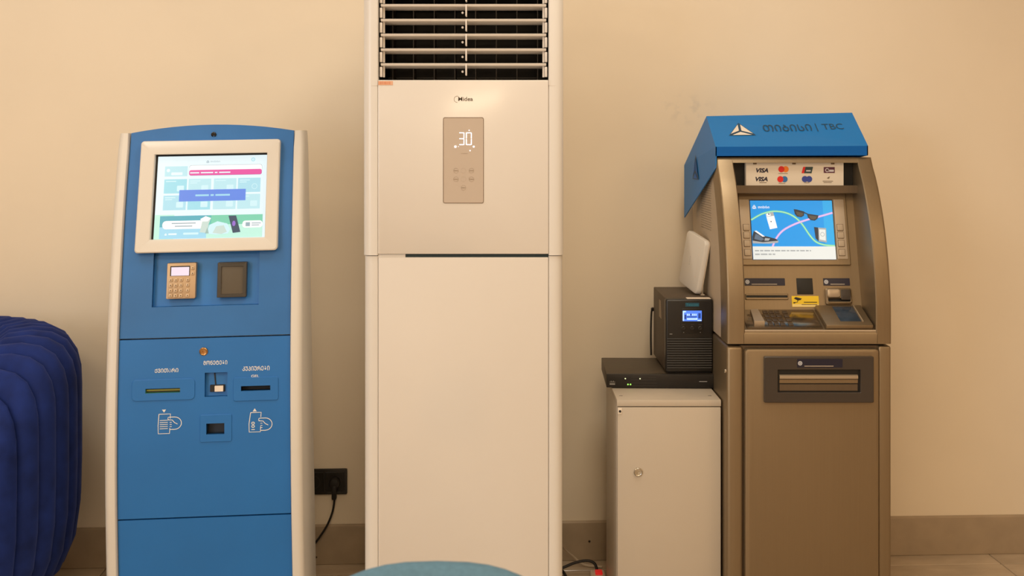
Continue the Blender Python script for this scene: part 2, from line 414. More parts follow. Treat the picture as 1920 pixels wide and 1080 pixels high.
# ------------------------------------------------------------------ payment kiosk
kiosk = thing('payment_kiosk', 'tall blue payment terminal with white curved sides and lit touchscreen', 'kiosk', (-.828, 2.90, 0), (0, -.018, .06))
KC = lambda z: .157*max(0, z-.35)**2
bend = lambda x, y, z: (x, y+KC(z), z)
tang = lambda zc: (lambda x, y, z: (x, y+KC(zc)+.314*max(0, zc-.35)*(z-zc), z))
ZC = lambda a, b_, n: [a+(b_-a)*k/n for k in range(n+1)]
HW = .2318
def side(sg):
    ls = []
    for k in range(31):
        z = .012+(1.447-.012)*k/30; y0 = KC(z)-.012; y1 = .245; r = .010; xi, xo = .2335, .265
        if k == 30: xo -= .002; xi += .002
        pts = [(xi, y1), (xi, y0+r*.6)]+[(xi+.004*(1-math.cos(a)), y0+.006*(1-math.sin(a))) for a in (.5, 1.2)]
        pts += [(xo-r*1.6*(1-math.sin(a)), y0+r*1.6*(1-math.cos(a))) for a in (0, .4, .8, 1.2, PI/2)]+[(xo, y1)]
        ls.append([(sg*x, y, z) for x, y in pts])
    return G().loops(ls, 'kiosk_white')
obj('side_panel', side(-1), kiosk); obj('side_panel', side(1), kiosk)
obj('body', G().prismx([(.03, .02)]+[(KC(z)+.035, z) for z in ZC(.02, 1.44, 14)]+[(.235, 1.44), (.235, .02)], -.2335, .2335, 'kiosk_white'), kiosk)
obj('foot_plate', G().box(-.27, .27, -.03, .26, 0, .012, 'kiosk_white', bev=.003), kiosk)
# upper front with the sunk reader niche
PK = (-.1475, .1447, .962, 1.125)
g = G().sheet([-HW+2*HW*k/12 for k in range(13)], ZC(.8795, 1.447, 16), [PK], 0, .012, 'kiosk_blue_worn')
g.map(lambda x, y, z: (x, y, z+(.021*(1-(x/HW)**2) if z > 1.446 else 0))).map(bend)
up = obj('upper_panel', g, kiosk)
nch = obj('reader_niche', G().pocket(PK[0], PK[1], PK[2], PK[3], .002, .016, 'kiosk_pocket_blue').map(bend), kiosk)
obj('webcam', G().lathe([(0, .0075), (.004, .0075), (.005, .006), (.003, .0055), (.002, .001)], (.003, KC(1.4395), 1.4395), (0, -1, -.3), 'black_gloss', 16), kiosk)
# screen bezel and touchscreen
bz = obj('screen_bezel', G().frame((-.196, .196, 1.111, 1.4225), (-.1555, .1605, 1.1465, 1.3835), -.018, .004, .009, 'kiosk_white', rh=.002, bev=.003, cham=.002).map(tang(1.267)), kiosk)
g = G()
SX0, SX1, SZ0, SZ1 = -.1555, .1605, 1.1465, 1.3835
gu = lambda q: SX0+.012+q*(SX1-SX0-.014); gv = lambda q: SZ1-.008-q*(SZ1-SZ0-.009)
def ui(u0, u1, v0, v1, ink, k=1, r=0): g.rect(gu(u0), gu(u1), gv(v1), gv(v0), -.002-.0003*k, 'ui_'+ink, r)
g.rect(SX0-.003, SX1+.003, SZ0-.003, SZ1+.003, -.0015, 'black')
ui(-.02, 1.02, -.01, 1.01, 'white', 0)
ui(.05, .26, .115, .24, 'tile3'); ui(.11, .215, .19, .225, 'white', 2, .002); g.disc(gu(.082), gv(.165), .005, -.0029, 'ui_white')
ui(.275, .955, .105, .235, 'grey', 1, .006); ui(.277, .953, .109, .232, 'pure', 2, .006); ui(.277, .953, .165, .232, 'pink', 3, .005)
for a, c_ in ((.285, .37), (.385, .50), (.515, .54), (.555, .66)): ui(a, c_, .192, .207, 'white', 4)
tri_logo(g, gu(.445), gv(.06), .012, .010, -.0026, 'ui_grey')
g.text('თიბისი', gu(.47), gu(.56), gv(.072), gv(.05), -.0026, 'ui_grey')
g.ring(gu(.87), gv(.045), .0055, .0035, -.0026, 'ui_tile', 18); g.disc(gu(.87), gv(.045), .0012, -.0026, 'ui_tile', 8)
cols = ((.05, .26), (.275, .485), (.51, .72), (.735, .945))
for r_, (v0, v1) in enumerate(((.275, .45), (.475, .655))):
    for k, (a, c_) in enumerate(cols):
        ui(a, c_, v0, v1, ('tile', 'tile3', 'tile3', 'tile2')[(k+r_*3) % 4])
        ui(a+.015, a+.11, v0+.02, v0+.032, 'pale', 2)
        if (k+r_) % 2: ui(a+.015, a+.08, v0+.045, v0+.056, 'pale', 2)
        if k == 3 and r_ == 0: g.ring(gu(a+.155), gv(v0+.105), .008, .0065, -.0027, 'ui_pale', 18)
        else: ui(a+.12, a+.185, v0+.08, v0+.15, 'pale', 2, .002)
ui(.195, .81, .41, .55, 'dialog', 5)
for a, c_ in ((.345, .47), (.485, .515), (.53, .665)): ui(a, c_, .468, .490, 'sky', 6, .001)
ui(-.02, .16, .71, 1.01, 'mint', 1); ui(.03, .50, .725, .90, 'teal', 2); ui(.47, .975, .725, .84, 'green', 2); ui(.03, .46, .86, 1.0, 'sky', 3); ui(.46, .975, .84, 1.0, 'mint', 2); ui(.975, 1.02, .71, 1.01, 'white', 2)
ui(.055, .44, .785, .885, 'pure', 4, .010); ui(.14, .36, .81, .822, 'grey', 5); ui(.17, .33, .845, .857, 'grey', 5)
ui(.79, .975, .80, .885, 'pure', 4, .008); ui(.82, .86, .82, .868, 'grey', 5); ui(.875, .96, .826, .836, 'grey', 5); ui(.875, .945, .85, .86, 'grey', 5)
def blob(pts, ink, k): g.poly([(gu(a), gv(c_)) for a, c_ in pts], -.002-.0003*k, 'ui_'+ink)
blob([(.40, .93), (.42, .80), (.40, .77), (.45, .735), (.50, .76), (.48, .83), (.47, .94)], 'stone', 5)
blob([(.46, .945), (.49, .84), (.56, .80), (.65, .83), (.68, .90), (.66, .95), (.55, .96)], 'pale', 6)
blob([(.52, .94), (.55, .86), (.62, .85), (.65, .93), (.60, .955)], 'stone', 7)
blob([(.45, .945), (.47, .87), (.485, .945)], 'stone2', 7); blob([(.42, .80), (.40, .77), (.45, .735), (.50, .76), (.47, .80)], 'pure', 6)
blob([(.66, .735), (.73, .735), (.775, .935), (.705, .945)], 'dark', 8)
g.disc(gu(.712), gv(.83), .0048, -.0047, 'ui_purple', 14, .0075)
tri_logo(g, gu(.09), gv(.945), .009, .008, -.0033, 'ui_pure'); ui(.115, .19, .935, .955, 'white', 4); ui(.25, .39, .93, .955, 'pale', 4, .002)
ts = obj('touchscreen', g.map(tang(1.267)), kiosk, smooth=0); lbl(ts, 'lit white and teal menu screen with a blue message box')
# card terminal with keypad
tm = obj('card_terminal', G().rrect(-.1085, -.029, .9835, 1.0805, -.004, .012, .003, 'terminal_metal', bev=.0015).map(bend), kiosk)
g = G().rect(-.0995, -.0455, 1.0455, 1.0725, -.0045, 'black'); g.rect(-.0965, -.0475, 1.0462, 1.0695, -.0049, 'lcd_pink')
lbl(obj('display', g.map(bend), tm, smooth=0), 'small lit lilac display')
first = None
for r_ in range(4):
    for c_ in range(4):
        x = -.0965+.0142*c_+(.004 if c_ == 3 else 0); z = 1.0345-.0142*r_
        p = (x, KC(z)-.0035, z)
        if first is None:
            first = obj('key', G().rrect(-.0045, .0045, -.0045, .0045, -.0028, .001, .0012, 'terminal_key', bev=.0008).disc(0, 0, .0016, -.0030, 'terminal_print', 8), tm, p, (-.20, 0, 0))
        else: again(first, tm, p)
for z in (1.0665, 1.0515): again(first, tm, (-.0375, KC(z)-.0035, z))
# scanner window
sc = obj('scanner', G().frame((.030, .1103, .984, 1.079), (.0405, .1005, .993, 1.0685), -.004, .012, .002, 'scanner_frame', bev=.001).map(bend), kiosk)
obj('scanner_glass', G().rrect(.0395, .1015, .992, 1.0695, .0005, .006, .001, 'scanner_glass').map(bend), sc)
# middle door with slots
HC, HR, HN, HT = (.0005, .062, .7183, .7825), (-.1585, -.0653, .7325, .7447), (.099, .1786, .731, .7442), (.0058, .0546, .618, .6472)
dr = obj('door_panel', G().sheet([-HW, HW], ZC(.3985, .8755, 10), [HC, HR, HN, HT], 0, .012, 'kiosk_blue').map(bend), kiosk)
obj('lower_panel', G().sheet([-HW, HW], ZC(.02, .3945, 5), [], 0, .012, 'kiosk_blue').map(bend), kiosk)
obj('lock', G().lathe([(0, .0115), (.003, .0115), (.0045, .0095), (.0035, .008), (.0035, .003), (.001, .0025)], (-.0033, KC(.84), .84), (0, -1, -.1), 'brass', 20), kiosk)
def plate(name, x0, x1, z0, z1, r, hole):
    return obj(name, G().frame((x0, x1, z0, z1), hole, -.0022, .001, r, 'kiosk_blue', rh=.0006, bev=.0008).map(tang((z0+z1)/2)), kiosk, smooth=0)
rs = plate('receipt_slot', -.195, -.0258, .7128, .769, .011, HR)
obj('slot_light', G().pocket(HR[0], HR[1], HR[2], HR[3], -.001, .010, 'led_green', 'dark_slot').rect(HR[0]+.001, HR[1]-.001, .7365, .741, .006, 'slot_amber').map(bend), rs)
ns = plate('banknote_slot', .0782, .2002, .7045, .7672, .006, HN)
obj('slot_mouth', G().pocket(HN[0], HN[1], HN[2], HN[3], -.001, .02, 'dark_slot').map(bend), ns)
cs = obj('coin_slot', G().pocket(HC[0], HC[1], HC[2], HC[3], 0, .014, 'kiosk_pocket_blue').map(bend), kiosk)
obj('coin_mouth', G().rrect(.0128, .0530, .729, .7475, .010, .02, .001, 'black').rrect(.026, .029, .7465, .7795, .0115, .02, .001, 'black').map(lambda x, y, z: (x-(.10*(z-.7475) if z > .7476 else 0), y, z)).map(bend), cs)
obj('paper_tag', G().rrect(.0265, .0495, .7305, .7455, .004, .009, .001, 'tag_white').map(bend), cs)
rt = plate('coin_return', -.0112, .0742, .5978, .6706, .004, HT)
obj('return_mouth', G().pocket(HT[0], HT[1], HT[2], HT[3], -.001, .022, 'navy_slot').map(bend), rt)
def printed(name, g): return obj(name, g.map(bend), kiosk, smooth=0)
YP = -.0006
printed('lettering', G().text(caps('ქვითარი'), -.1345, -.0712, .7865, .7975, YP, 'print_white', bold=.012))
printed('lettering', G().text(caps('მონეტები'), -.0035, .0612, .8035, .8150, YP, 'print_white', bold=.012))
printed('lettering', G().text(caps('კუპიურები'), .1025, .1762, .7845, .7965, YP, 'print_white', bold=.012))
printed('lettering', G().text('GEL', .1263, .1480, .7665, .7735, YP, 'print_white', bold=.012))
def hand_icon(g, x, z, bill):
    W = .0019
    sl = .004 if bill else .0015
    g.stroke([(x+sl, z+.0255), (x+.0325, z+.0255), (x+.0315, z+.013)], W, YP, 'print_white')
    g.stroke([(x+.0310, z-.012), (x+.0302, z-.0265), (x, z-.0265), (x-.0005, z-.005), (x+sl, z+.0255)], W, YP, 'print_white')
    hx, hz = x+.0285, z+(.006 if bill else .013)
    arc = [(hx+.015+.0185*math.sin(a), hz-.0125+.0165*math.cos(a)) for a in [PI*k/10 for k in range(11)]]
    g.stroke([(hx+.001, hz-.004), (hx-.003, hz-.001), (hx-.002, hz+.0035)]+[(hx+.004, hz+.004)]+arc+[(hx+.003, hz-.029)], W, YP, 'print_white')
    g.stroke([(hx-.003, hz-.003), (hx+.009, hz-.004), (hx+.015, hz-.011), (hx+.023, hz-.015)], W, YP, 'print_white')
    for k in (1, 2, 3): g.stroke([(hx+.002, hz-.004-.0058*k), (hx+.0075, hz-.004-.0058*k)], W*.8, YP, 'print_white')
    if bill:
        t = G().text('100', 0, .022, 0, .0095, 0, 'print_white', bold=.015)
        for f in t.bm.faces: g.face([g.bm.verts.new((x+.0155-v.co.z-.0002, YP, z-.021+v.co.x)) for v in f.verts], g.mi('print_white'))
        t.bm.free()
        g.poly([(x+.0095, z+.0285), (x+.0205, z+.0285), (x+.015, z+.0365)], YP, 'print_white')
    else:
        for k in range(5): g.stroke([(x+.004, z+.0085-.0055*k), (x+.0255, z+.0090-.0055*k)], W*.85, YP, 'print_white')
        g.poly([(x+.0095, z+.0375), (x+.0205, z+.0375), (x+.015, z+.0295)], YP, 'print_white')
    return g
printed('pictogram', hand_icon(G(), -.1232, .6505, False))
printed('pictogram', hand_icon(G(), .1212, .6470, True))

# ------------------------------------------------------------------ floor-standing air conditioner
AX = -.1325
ac = thing('air_conditioner', 'tall white floor-standing air conditioner with open louvres and digital display', 'air conditioner', (AX, 2.90, 0))
PX = .232; OX = .2705
def pillar(sg, ox, z0, z1, yf):
    r = .024
    prof = [(PX, .12), (PX, yf+.003), (PX+.002, yf+.0005), (PX+.005, yf)]+[(ox-r+r*math.sin(a), yf+r-r*math.cos(a)) for a in [PI/2*k/6 for k in range(7)]]+[(ox, .12)]
    return G().prismz([(sg*x, y) for x, y in prof], z0, z1, 'ac_pillar_white')
for sg in (-1, 1):
    obj('pillar', pillar(sg, OX, .03, 1.1055, .003), ac); obj('pillar', pillar(sg, OX+.0025, 1.1075, 1.93, .0), ac)
obj('body', G().rrect(-OX+.004, OX-.004, .03, 1.925, .10, .41, .01, 'ac_pillar_white').map(lambda x, y, z: (x, y, z)) if False else
    G().box(-OX+.003, OX-.003, .30, .41, .03, 1.925, 'ac_pillar_white', bev=.01).box(-OX+.003, OX-.003, .10, .31, .03, 1.585, 'ac_pillar_white').box(-OX+.003, OX-.003, .10, .31, 1.86, 1.925, 'ac_pillar_white').box(-OX+.003, -PX-.001, .10, .31, 1.58, 1.87, 'ac_pillar_white').box(PX+.001, OX-.003, .10, .31, 1.58, 1.87, 'ac_pillar_white'), ac)
obj('base', G().box(-.275, .275, -.005, .415, 0, .03, 'ac_pillar_white', bev=.006), ac)
obj('lower_panel', G().rrect(-PX+.0008, PX-.0008, .034, 1.1020, .002, .03, .002, 'ac_white', bev=.0015), ac)
fp = obj('front_panel', G().rrect(-PX+.0004, PX-.0004, 1.1115, 1.5845, -.001, .03, .002, 'ac_white', bev=.002), ac)
obj('top_panel', G().rrect(-PX+.0004, PX-.0004, 1.865, 1.93, -.001, .03, .002, 'ac_white', bev=.002), ac)
g = G().box(-.158, PX-.001, .010, .022, 1.1018, 1.1118, 'ac_gap_teal').box(-PX, -.158, .006, .022, 1.1015, 1.1118, 'ac_pillar_white')
lbl(obj('shadow_gap_strip', g, ac), 'dark glossy strip in the joint between the panels')
for sg in (-1, 1):
    obj('corner_notch', G().box(sg*.2335-.0012, sg*.2335+.0012, -.0015, .005, 1.570, 1.5845, 'ac_louver').box(sg*.2415-.008, sg*.2415+.008, -.0006, .005, 1.5692, 1.5706, 'ac_louver'), ac)
# air outlet
ou = obj('air_outlet', G().pocket(-PX, PX, 1.5848, 1.866, .03, .29, 'ac_dark'), ac)
for k in range(8):
    x = -.205+.0586*k
    if k == 0: vn = obj('vane', G().box(-.0012, .0012, .12, .20, 1.586, 1.864, 'ac_vane'), ou, (x, 0, 0))
    else: again(vn, ou, (x, 0, 0))
for k in range(7):
    z = 1.603+.0395*k
    if k == 0: fn = obj('fin', G().box(-PX+.004, PX-.004, .20, .235, -.0012, .0012, 'ac_vane'), ou, (0, 0, z))
    else: again(fn, ou, (0, 0, z))
first = None
for k in range(6):
    z = 1.6275+.0404*k
    if z > 1.85: break
    if first is None:
        g = G().prismx([(.012, .0030), (.014, -.0026), (.020, -.0034), (.064, -.0075), (.064, -.0052), (.020, .0038), (.014, .0038)], -PX+.006, PX-.006, 'ac_louver')
        first = obj('louver', g, ac, (0, 0, z))
        br = obj('bracket', G().box(.0055, .0095, .004, .030, -.030, .001, 'ac_louver', bev=.0008), first)
        kn = obj('knob', G().lathe([(0, .0032), (.006, .0032), (.007, .002)], (-.003, .030, -.0185), (0, -1, 0), 'ac_louver', 10), first)
        lk = obj('linkage', G().box(-PX+.003, -PX+.010, .012, .022, -.034, -.006, 'ac_louver', bev=.002).box(-PX+.010, -PX+.016, .024, .03, -.034, .004, 'ac_louver', bev=.001), first)
        lr = obj('linkage', G().box(PX-.010, PX-.003, .012, .022, -.034, -.006, 'ac_louver', bev=.002).box(PX-.016, PX-.010, .024, .03, -.034, .004, 'ac_louver', bev=.001), first)
    else:
        o = again(first, ac, (0, 0, z))
        for q in (br, kn, lk, lr): again(q, o, (0, 0, 0))
# display
dp = obj('display', G().frame((-.0547, .0557, 1.2495, 1.483), (-.0533, .0543, 1.2509, 1.4816), -.0022, .004, .005, 'ac_display_edge', rh=.004), fp)
obj('display_glass', G().rrect(-.0534, .0544, 1.2508, 1.4817, -.0018, .004, .004, 'ac_display'), dp)
g = G(); Y = -.0024
def seg7(x, z, wd, ht, on, ink):
    t = .0024; q = .0008
    S_ = dict(a=(x+q, x+wd-q, z+ht-t, z+ht), g=(x+q, x+wd-q, z+ht/2-t/2, z+ht/2+t/2), d=(x+q, x+wd-q, z, z+t), f=(x-t/2, x+t/2, z+ht/2+q, z+ht-q),
              b=(x+wd-t/2, x+wd+t/2, z+ht/2+q, z+ht-q), e=(x-t/2, x+t/2, z+q, z+ht/2-q), c=(x+wd-t/2, x+wd+t/2, z+q, z+ht/2-q))
    for k in on: g.rect(*S_[k], Y, ink, .0006)
seg7(-.0115, 1.4075, .0135, .0345, 'abgcd', 'led_white'); seg7(.0085, 1.4075, .0135, .0345, 'abcdef', 'led_white')
for x, z, r in ((-.0212, 1.4032, .0040), (.0285, 1.4032, .0030)): 
    for a in range(3):
        c_, s_ = math.cos(a*PI/3)*r, math.sin(a*PI/3)*r; g.stroke([(x-c_, z-s_), (x+c_, z+s_)], .0012, Y, 'led_white')
g.disc(-.013, 1.4035, .0014, Y, 'led_faint', 8); g.disc(.0185, 1.3925, .0022, Y, 'led_faint', 8); g.disc(.016, 1.4475, .002, Y, 'led_faint', 8)
lbl(obj('digits', g, dp, smooth=0), 'glowing digits reading 30')
for x, z in ((-.0197, 1.338), (.0006, 1.338), (.0223, 1.338), (-.0197, 1.3148), (.0006, 1.3148), (.0223, 1.3148), (.0006, 1.2916)):
    g = G()
    if abs(x) > .01 or z < 1.3: g.ring(x, z, .0068, .0063, Y, 'ac_print', 20); g.rect(x-.0055, x+.0055, z-.0007, z+.0007, Y, 'ac_print')
    else: g.ring(x, z, .0068, .0066, Y, 'ac_print', 20)
    obj('touch_button', g, dp, smooth=0)
obj('printed_line', G().rect(-.006, .012, 1.3845, 1.3853, Y, 'ac_print'), dp, smooth=0)
g = G(); g.stroke([(-.0165+.0085*math.cos(a), 1.5322+.0085*math.sin(a)) for a in [1.2+3.6*k/14 for k in range(15)]], .0010, -.0014, 'ac_print')
g.text('Midea', -.0135, .0262, 1.5275, 1.5385, -.0016, 'logo_dark', bold=.01)
obj('lettering', g, fp, smooth=0)
g = G().rect(-.2310, -.1910, 1.5705, 1.5815, -.0016, 'sticker_orange')
for z in (1.5785, 1.5742): 
    x = -.2285
    for q in (.008, .005, .009, .004, .006): g.rect(x, x+q-.0012, z-.0010, z+.0010, -.0019, 'sticker_orange_print'); x += q
lbl(obj('warning_sticker', g, fp, smooth=0), 'small orange printed sticker')

# ------------------------------------------------------------------ cash machine
ATX, ATY = .842, 3.02
atm = thing('cash_machine', 'brushed steel cash machine with blue pitched canopy and lit advert screen', 'cash machine', (ATX, ATY, 0))
AW = .233
FP = [(.845, 0), (.96, 0), (1.043, .012), (1.110, .029), (1.178, .051), (1.235, .078), (1.293, .110), (1.335, .142), (1.372, .178)]
def FY(z):
    for (a, p), (b_, q) in zip(FP, FP[1:]):
        if z <= b_: return p+(q-p)*(z-a)/(b_-a)
    return FP[-1][1]
def smoothFY(z):                                          # rounded version of the measured front profile
    return sum(FY(max(.845, min(1.372, z+d))) for d in (-.03, -.015, 0, .015, .03))/5
zs = ZC(.845, 1.372, 18)
RX0, RX1, RZ0, RZ1 = -.182, .189, .878, 1.356
def cheek(x0, x1, d=.09, bev=True):
    g = G(); ls = []
    for z in zs:
        y = smoothFY(z); r = .007
        left = x0 < 0
        xo, xi = (x0, x1) if left else (x1, x0); s_ = 1 if left else -1
        ls.append([(xo, y+d, z)]+[(xo+s_*(r-r*math.cos(a)), y+r-r*math.sin(a), z) for a in (0, .5, 1.05, PI/2)]+[(xi-s_*.003, y, z), (xi, y+.003, z), (xi, max(y+d, .27), z), (xo+s_*.02, max(y+d, .27), z), (xo+s_*.02, y+d, z)])
    return g.loops(ls, 'atm_metal')
fs = obj('fascia_surround', cheek(-AW, RX0), atm)
g = cheek(RX1, AW)
lipy = lambda z: smoothFY(z)
g.prismx([(0, .845), (0, .872), (.003, .878), (.02, .880), (.14, .880), (.14, .845)], RX0-.004, RX1+.004, 'atm_metal')
g.prismx([(lipy(z), z) for z in (1.356, 1.364, 1.372)]+[(.30, 1.372), (.30, 1.356)], RX0-.004, RX1+.004, 'atm_metal')
obj('fascia_surround', g, atm)
# painted body behind the fascia
prof = lambda: [(smoothFY(z)+.088, z) for z in zs]+[(.585, 1.372), (.585, .845)]
g = G().prismx(prof(), -AW+.0025, -AW+.02, 'atm_paint'); g.prismx(prof(), AW-.02, AW-.0025, 'atm_paint'); g.box(-AW+.01, AW-.01, .275, .585, .845, 1.37, 'atm_paint')
bd = obj('body', g, atm)
g = G()
for r_ in range(26):
    for c_ in range(14):
        y = .255+.0125*c_+(.006 if r_ % 2 else 0); z = 1.335-.0075*r_
        if y < smoothFY(z)+.10: continue
        n = 6; i = g.mi('atm_hole'); g.face([g.bm.verts.new((-AW+.0020, y+.0022*math.cos(2*PI*k/n), z+.0016*math.sin(2*PI*k/n))) for k in range(n)], i)
o = obj('vent_holes', g, bd, smooth=0); o['kind'] = 'stuff'
lw = obj('lower_body', G().box(-AW, -AW+.047, .004, .585, .02, .838, 'atm_metal', bev=.010, seg=3).box(AW-.036, AW, .004, .585, .02, .838, 'atm_metal', bev=.006, seg=3).box(-AW+.03, AW-.03, .016, .58, .02, .838, 'atm_metal_dark').box(-AW+.012, AW-.012, .03, .57, .836, .847, 'black'), atm)
obj('plinth', G().box(-AW+.02, AW-.02, .03, .56, 0, .025, 'black'), atm)
dr = obj('door', G().rrect(-.1840, .1965, .03, .832, -.006, .03, .010, 'atm_metal', bev=.008), atm)
obj('side_screw', G().lathe([(0, .006), (.003, .006), (.005, .003)], (-AW, .018, .765), (-1, 0, 0), 'chrome', 12), lw)
# recess (tilted inner panel)
TH = .2497; RO = (0, .123, .923)
def rec(name, g, parent=atm, smooth=35):                  # children of an inner part already share its tilt
    return obj(name, g, parent, RO if parent is atm else (0, 0, 0), (-TH, 0, 0) if parent is atm else (0, 0, 0), smooth)
inner = rec('inner_panel', G().box(RX0-.003, RX1+.003, 0, .012, -.01, .36, 'atm_metal'))
sh = obj('sign_shelf', G().prismx([(.165, 1.265), (.205, 1.262), (.27, 1.262), (.27, 1.288), (.165, 1.288)], RX0-.002, RX1+.002, 'atm_metal_dark'), atm)
# card sign
SY = .175
sg_ = obj('card_sign', G().box(-.141, .151, SY, SY+.02, 1.286, 1.3555, 'sign_paper').box(-.180, -.141, SY+.03, SY+.05, 1.286, 1.3555, 'black').box(.151, .188, SY+.03, SY+.05, 1.286, 1.3555, 'black'), atm)
lbl(sg_, 'pale strip printed with two rows of card logos')
g = G(); Y = SY-.0006
su = lambda p: -.141+(p-1399)*.0016133; sv = lambda p: 1.3528-(p-307)*.0016
sx = lambda z: su(1385+z/1920*215); sz = lambda z: sv(290+z/625*70)
def logo(g): return obj('card_logo', g, sg_, smooth=0)
for (zx, zz, k) in ((290, 300, 0), (280, 445, 1)):
    g = G().text('VISA', sx(zx), sx(zx+205), sz(zz), sz(zz-75), Y, 'sign_visa', shear=.25, bold=.045)
    if k: g.rect(sx(345), sx(465), sz(472), sz(462), Y, 'sign_grey')
    logo(g)
for cx, cz, a, c_, u0, u1, uz in ((745, 243, 'red', 'orange', 660, 815, 315), (728, 410, 'red', 'cblue', 665, 775, 479), (1135, 408, 'cnavy', 'cnavy', 1090, 1175, 470)):
    g = G().disc(sx(cx+35), sz(cz), .0093, Y, 'sign_'+c_); g.disc(sx(cx-35), sz(cz), .0093, Y-.0003, 'sign_'+a)
    g.rect(sx(u0), sx(u1), sz(uz+4), sz(uz-4), Y, 'sign_grey'); logo(g)
g = G(); para = lambda x0, x1, dx, z0, z1, ink, y: g.poly([(sx(x0-dx), sz(z1)), (sx(x1-dx), sz(z1)), (sx(x1), sz(z0)), (sx(x0), sz(z0))], y, ink)
para(1072, 1130, 28, 203, 310, 'sign_red', Y); para(1110, 1235, 25, 203, 310, 'sign_teal', Y-.0003); g.rect(sx(1120), sx(1195), sz(280), sz(258), Y-.0006, 'sign_silver'); logo(g)
g = G().rect(sx(1412), sx(1595), sz(305), sz(207), Y, 'sign_maroon'); g.ring(sx(1468), sz(258), .0060, .0036, Y-.0003, 'sign_silver', 16); g.rect(sx(1490), sx(1580), sz(285), sz(250), Y-.0003, 'sign_silver', .001); logo(g)
g = G().poly([(sx(1462), sz(395)), (sx(1500), sz(405)), (sx(1515), sz(362)), (sx(1490), sz(372))], Y, 'sign_grey')
g.rect(sx(1395), sx(1565), sz(447), sz(437), Y, 'sign_grey'); g.rect(sx(1410), sx(1545), sz(470), sz(462), Y, 'sign_grey'); logo(g)
for x in (-.115, .002, .118):
    obj('sign_clip', G().box(x-.005, x+.005, SY-.004, SY+.004, 1.351, 1.357, 'atm_metal_dark', bev=.001), sg_)
# screen module
sm = rec('screen_module', G().frame((-.159, .166, .131, .353), (-.1248, .1250, .149, .330), -.006, .002, .003, 'atm_metal', rh=.0015, bev=.002, cham=.003))
g = G(); AU = lambda q: -.1248+q*.2498; AV = lambda q: .330-q*.181
g.rect(-.1250, .1252, .1485, .3305, -.0022, 'black')
def ad(pts, ink, k): g.poly([(AU(a), AV(c_)) for a, c_ in pts], -.0023-.0003*k, 'ad_'+ink)
R_ = lambda a, c_, d, e: [(a, d), (c_, d), (c_, e), (a, e)]
ad(R_(.006, .994, .012, 1), 'blue', 0); ad(R_(.88, .994, .012, .79), 'blue2', 1)
def adstroke(pts, wd, ink, k):
    Q = [Vector((AU(a), AV(c_), 0)) for a, c_ in pts]; P = []
    for i in range(len(Q)-1):
        a, b_, c_, d = Q[max(0, i-1)], Q[i], Q[i+1], Q[min(len(Q)-1, i+2)]
        for t in (0, .25, .5, .75): P.append(.5*((2*b_)+(c_-a)*t+(2*a-5*b_+4*c_-d)*t*t+(3*b_-a-3*c_+d)*t**3))
    P.append(Q[-1]); g.stroke([(p.x, p.y) for p in P], wd, -.0023-.0003*k, 'ad_'+ink)
gc = [(.008, .34), (.14, .24), (.285, .195), (.43, .22), (.54, .30), (.62, .42), (.70, .60), (.77, .71), (.87, .76), (.992, .775)]
adstroke(gc, .0058, 'green', 2); adstroke(gc, .0024, 'green2', 3)
pc = [(.245, .79), (.29, .66), (.38, .52), (.53, .41), (.70, .33), (.84, .28), (.992, .22)]
adstroke(pc, .0062, 'pink', 4); adstroke(pc, .0026, 'pink2', 5)
ad(R_(.006, .994, .785, 1), 'white', 6)
tri_logo(g, AU(.052), AV(.115), .017, .016, -.0023-.0006, 'ad_pure'); g.text('თიბისი', AU(.098), AU(.235), AV(.145), AV(.10), -.0029, 'ad_pure', bold=.02)
ad([(.185, .235), (.275, .205), (.285, .27), (.315, .475), (.225, .50), (.20, .35)], 'pure', 7); ad([(.185, .235), (.275, .205), (.285, .27), (.198, .29)], 'grey', 8)
ad([(.19, .24), (.235, .225), (.245, .27), (.20, .285)], 'pure', 9); g.disc(AU(.222), AV(.245), .0022, -.0054, 'ad_dark', 10); g.disc(AU(.243), AV(.37), .0018, -.0054, 'ad_dark', 10)
ad([(.525, .16), (.56, .165), (.65, .20), (.645, .27), (.61, .295), (.56, .285), (.535, .24)], 'dark', 8); ad([(.55, .20), (.635, .225), (.63, .265), (.60, .28), (.56, .265)], 'brown', 9)
ad([(.68, .235), (.82, .265), (.805, .32), (.77, .355), (.72, .345), (.69, .30)], 'dark', 8); ad([(.70, .265), (.80, .285), (.785, .32), (.76, .335), (.72, .325)], 'brown', 9); ad([(.645, .205), (.69, .235), (.685, .25), (.645, .225)], 'dark', 8)
ad([(.008, .62), (.03, .525), (.07, .53), (.12, .60), (.20, .625), (.29, .66), (.315, .69), (.31, .72), (.008, .735)], 'dark', 7)
ad([(.008, .69), (.13, .715), (.32, .69), (.31, .725), (.20, .74), (.008, .735)], 'grey', 8); ad([(.05, .57), (.09, .60), (.15, .67), (.11, .69), (.03, .66)], 'slate', 8); ad([(.16, .645), (.22, .655), (.20, .69), (.15, .69)], 'grey', 9); ad([(.035, .53), (.06, .52), (.16, .62), (.13, .625)], 'pure', 9)
ad([(.755, .46), (.805, .47), (.80, .70), (.765, .65)], 'dark', 7); ad([(.805, .47), (.90, .48), (.895, .72), (.80, .70)], 'grey', 7); ad([(.815, .50), (.89, .505), (.885, .69), (.812, .67)], 'white', 8); g.ring(AU(.85), AV(.585), .0065, .0050, -.0054, 'ad_grey', 16)
for v_, e in ((.845, .70), (.905, .27)):
    x = .03
    while x < e:
        q = random.uniform(.03, .09); ad(R_(x, min(e, x+q), v_, v_+.022), 'grey', 7); x += q+.012
lbl(rec('advert_screen', g, sm, 0), 'lit blue advert screen with sunglasses, shoe and phone')
first = None
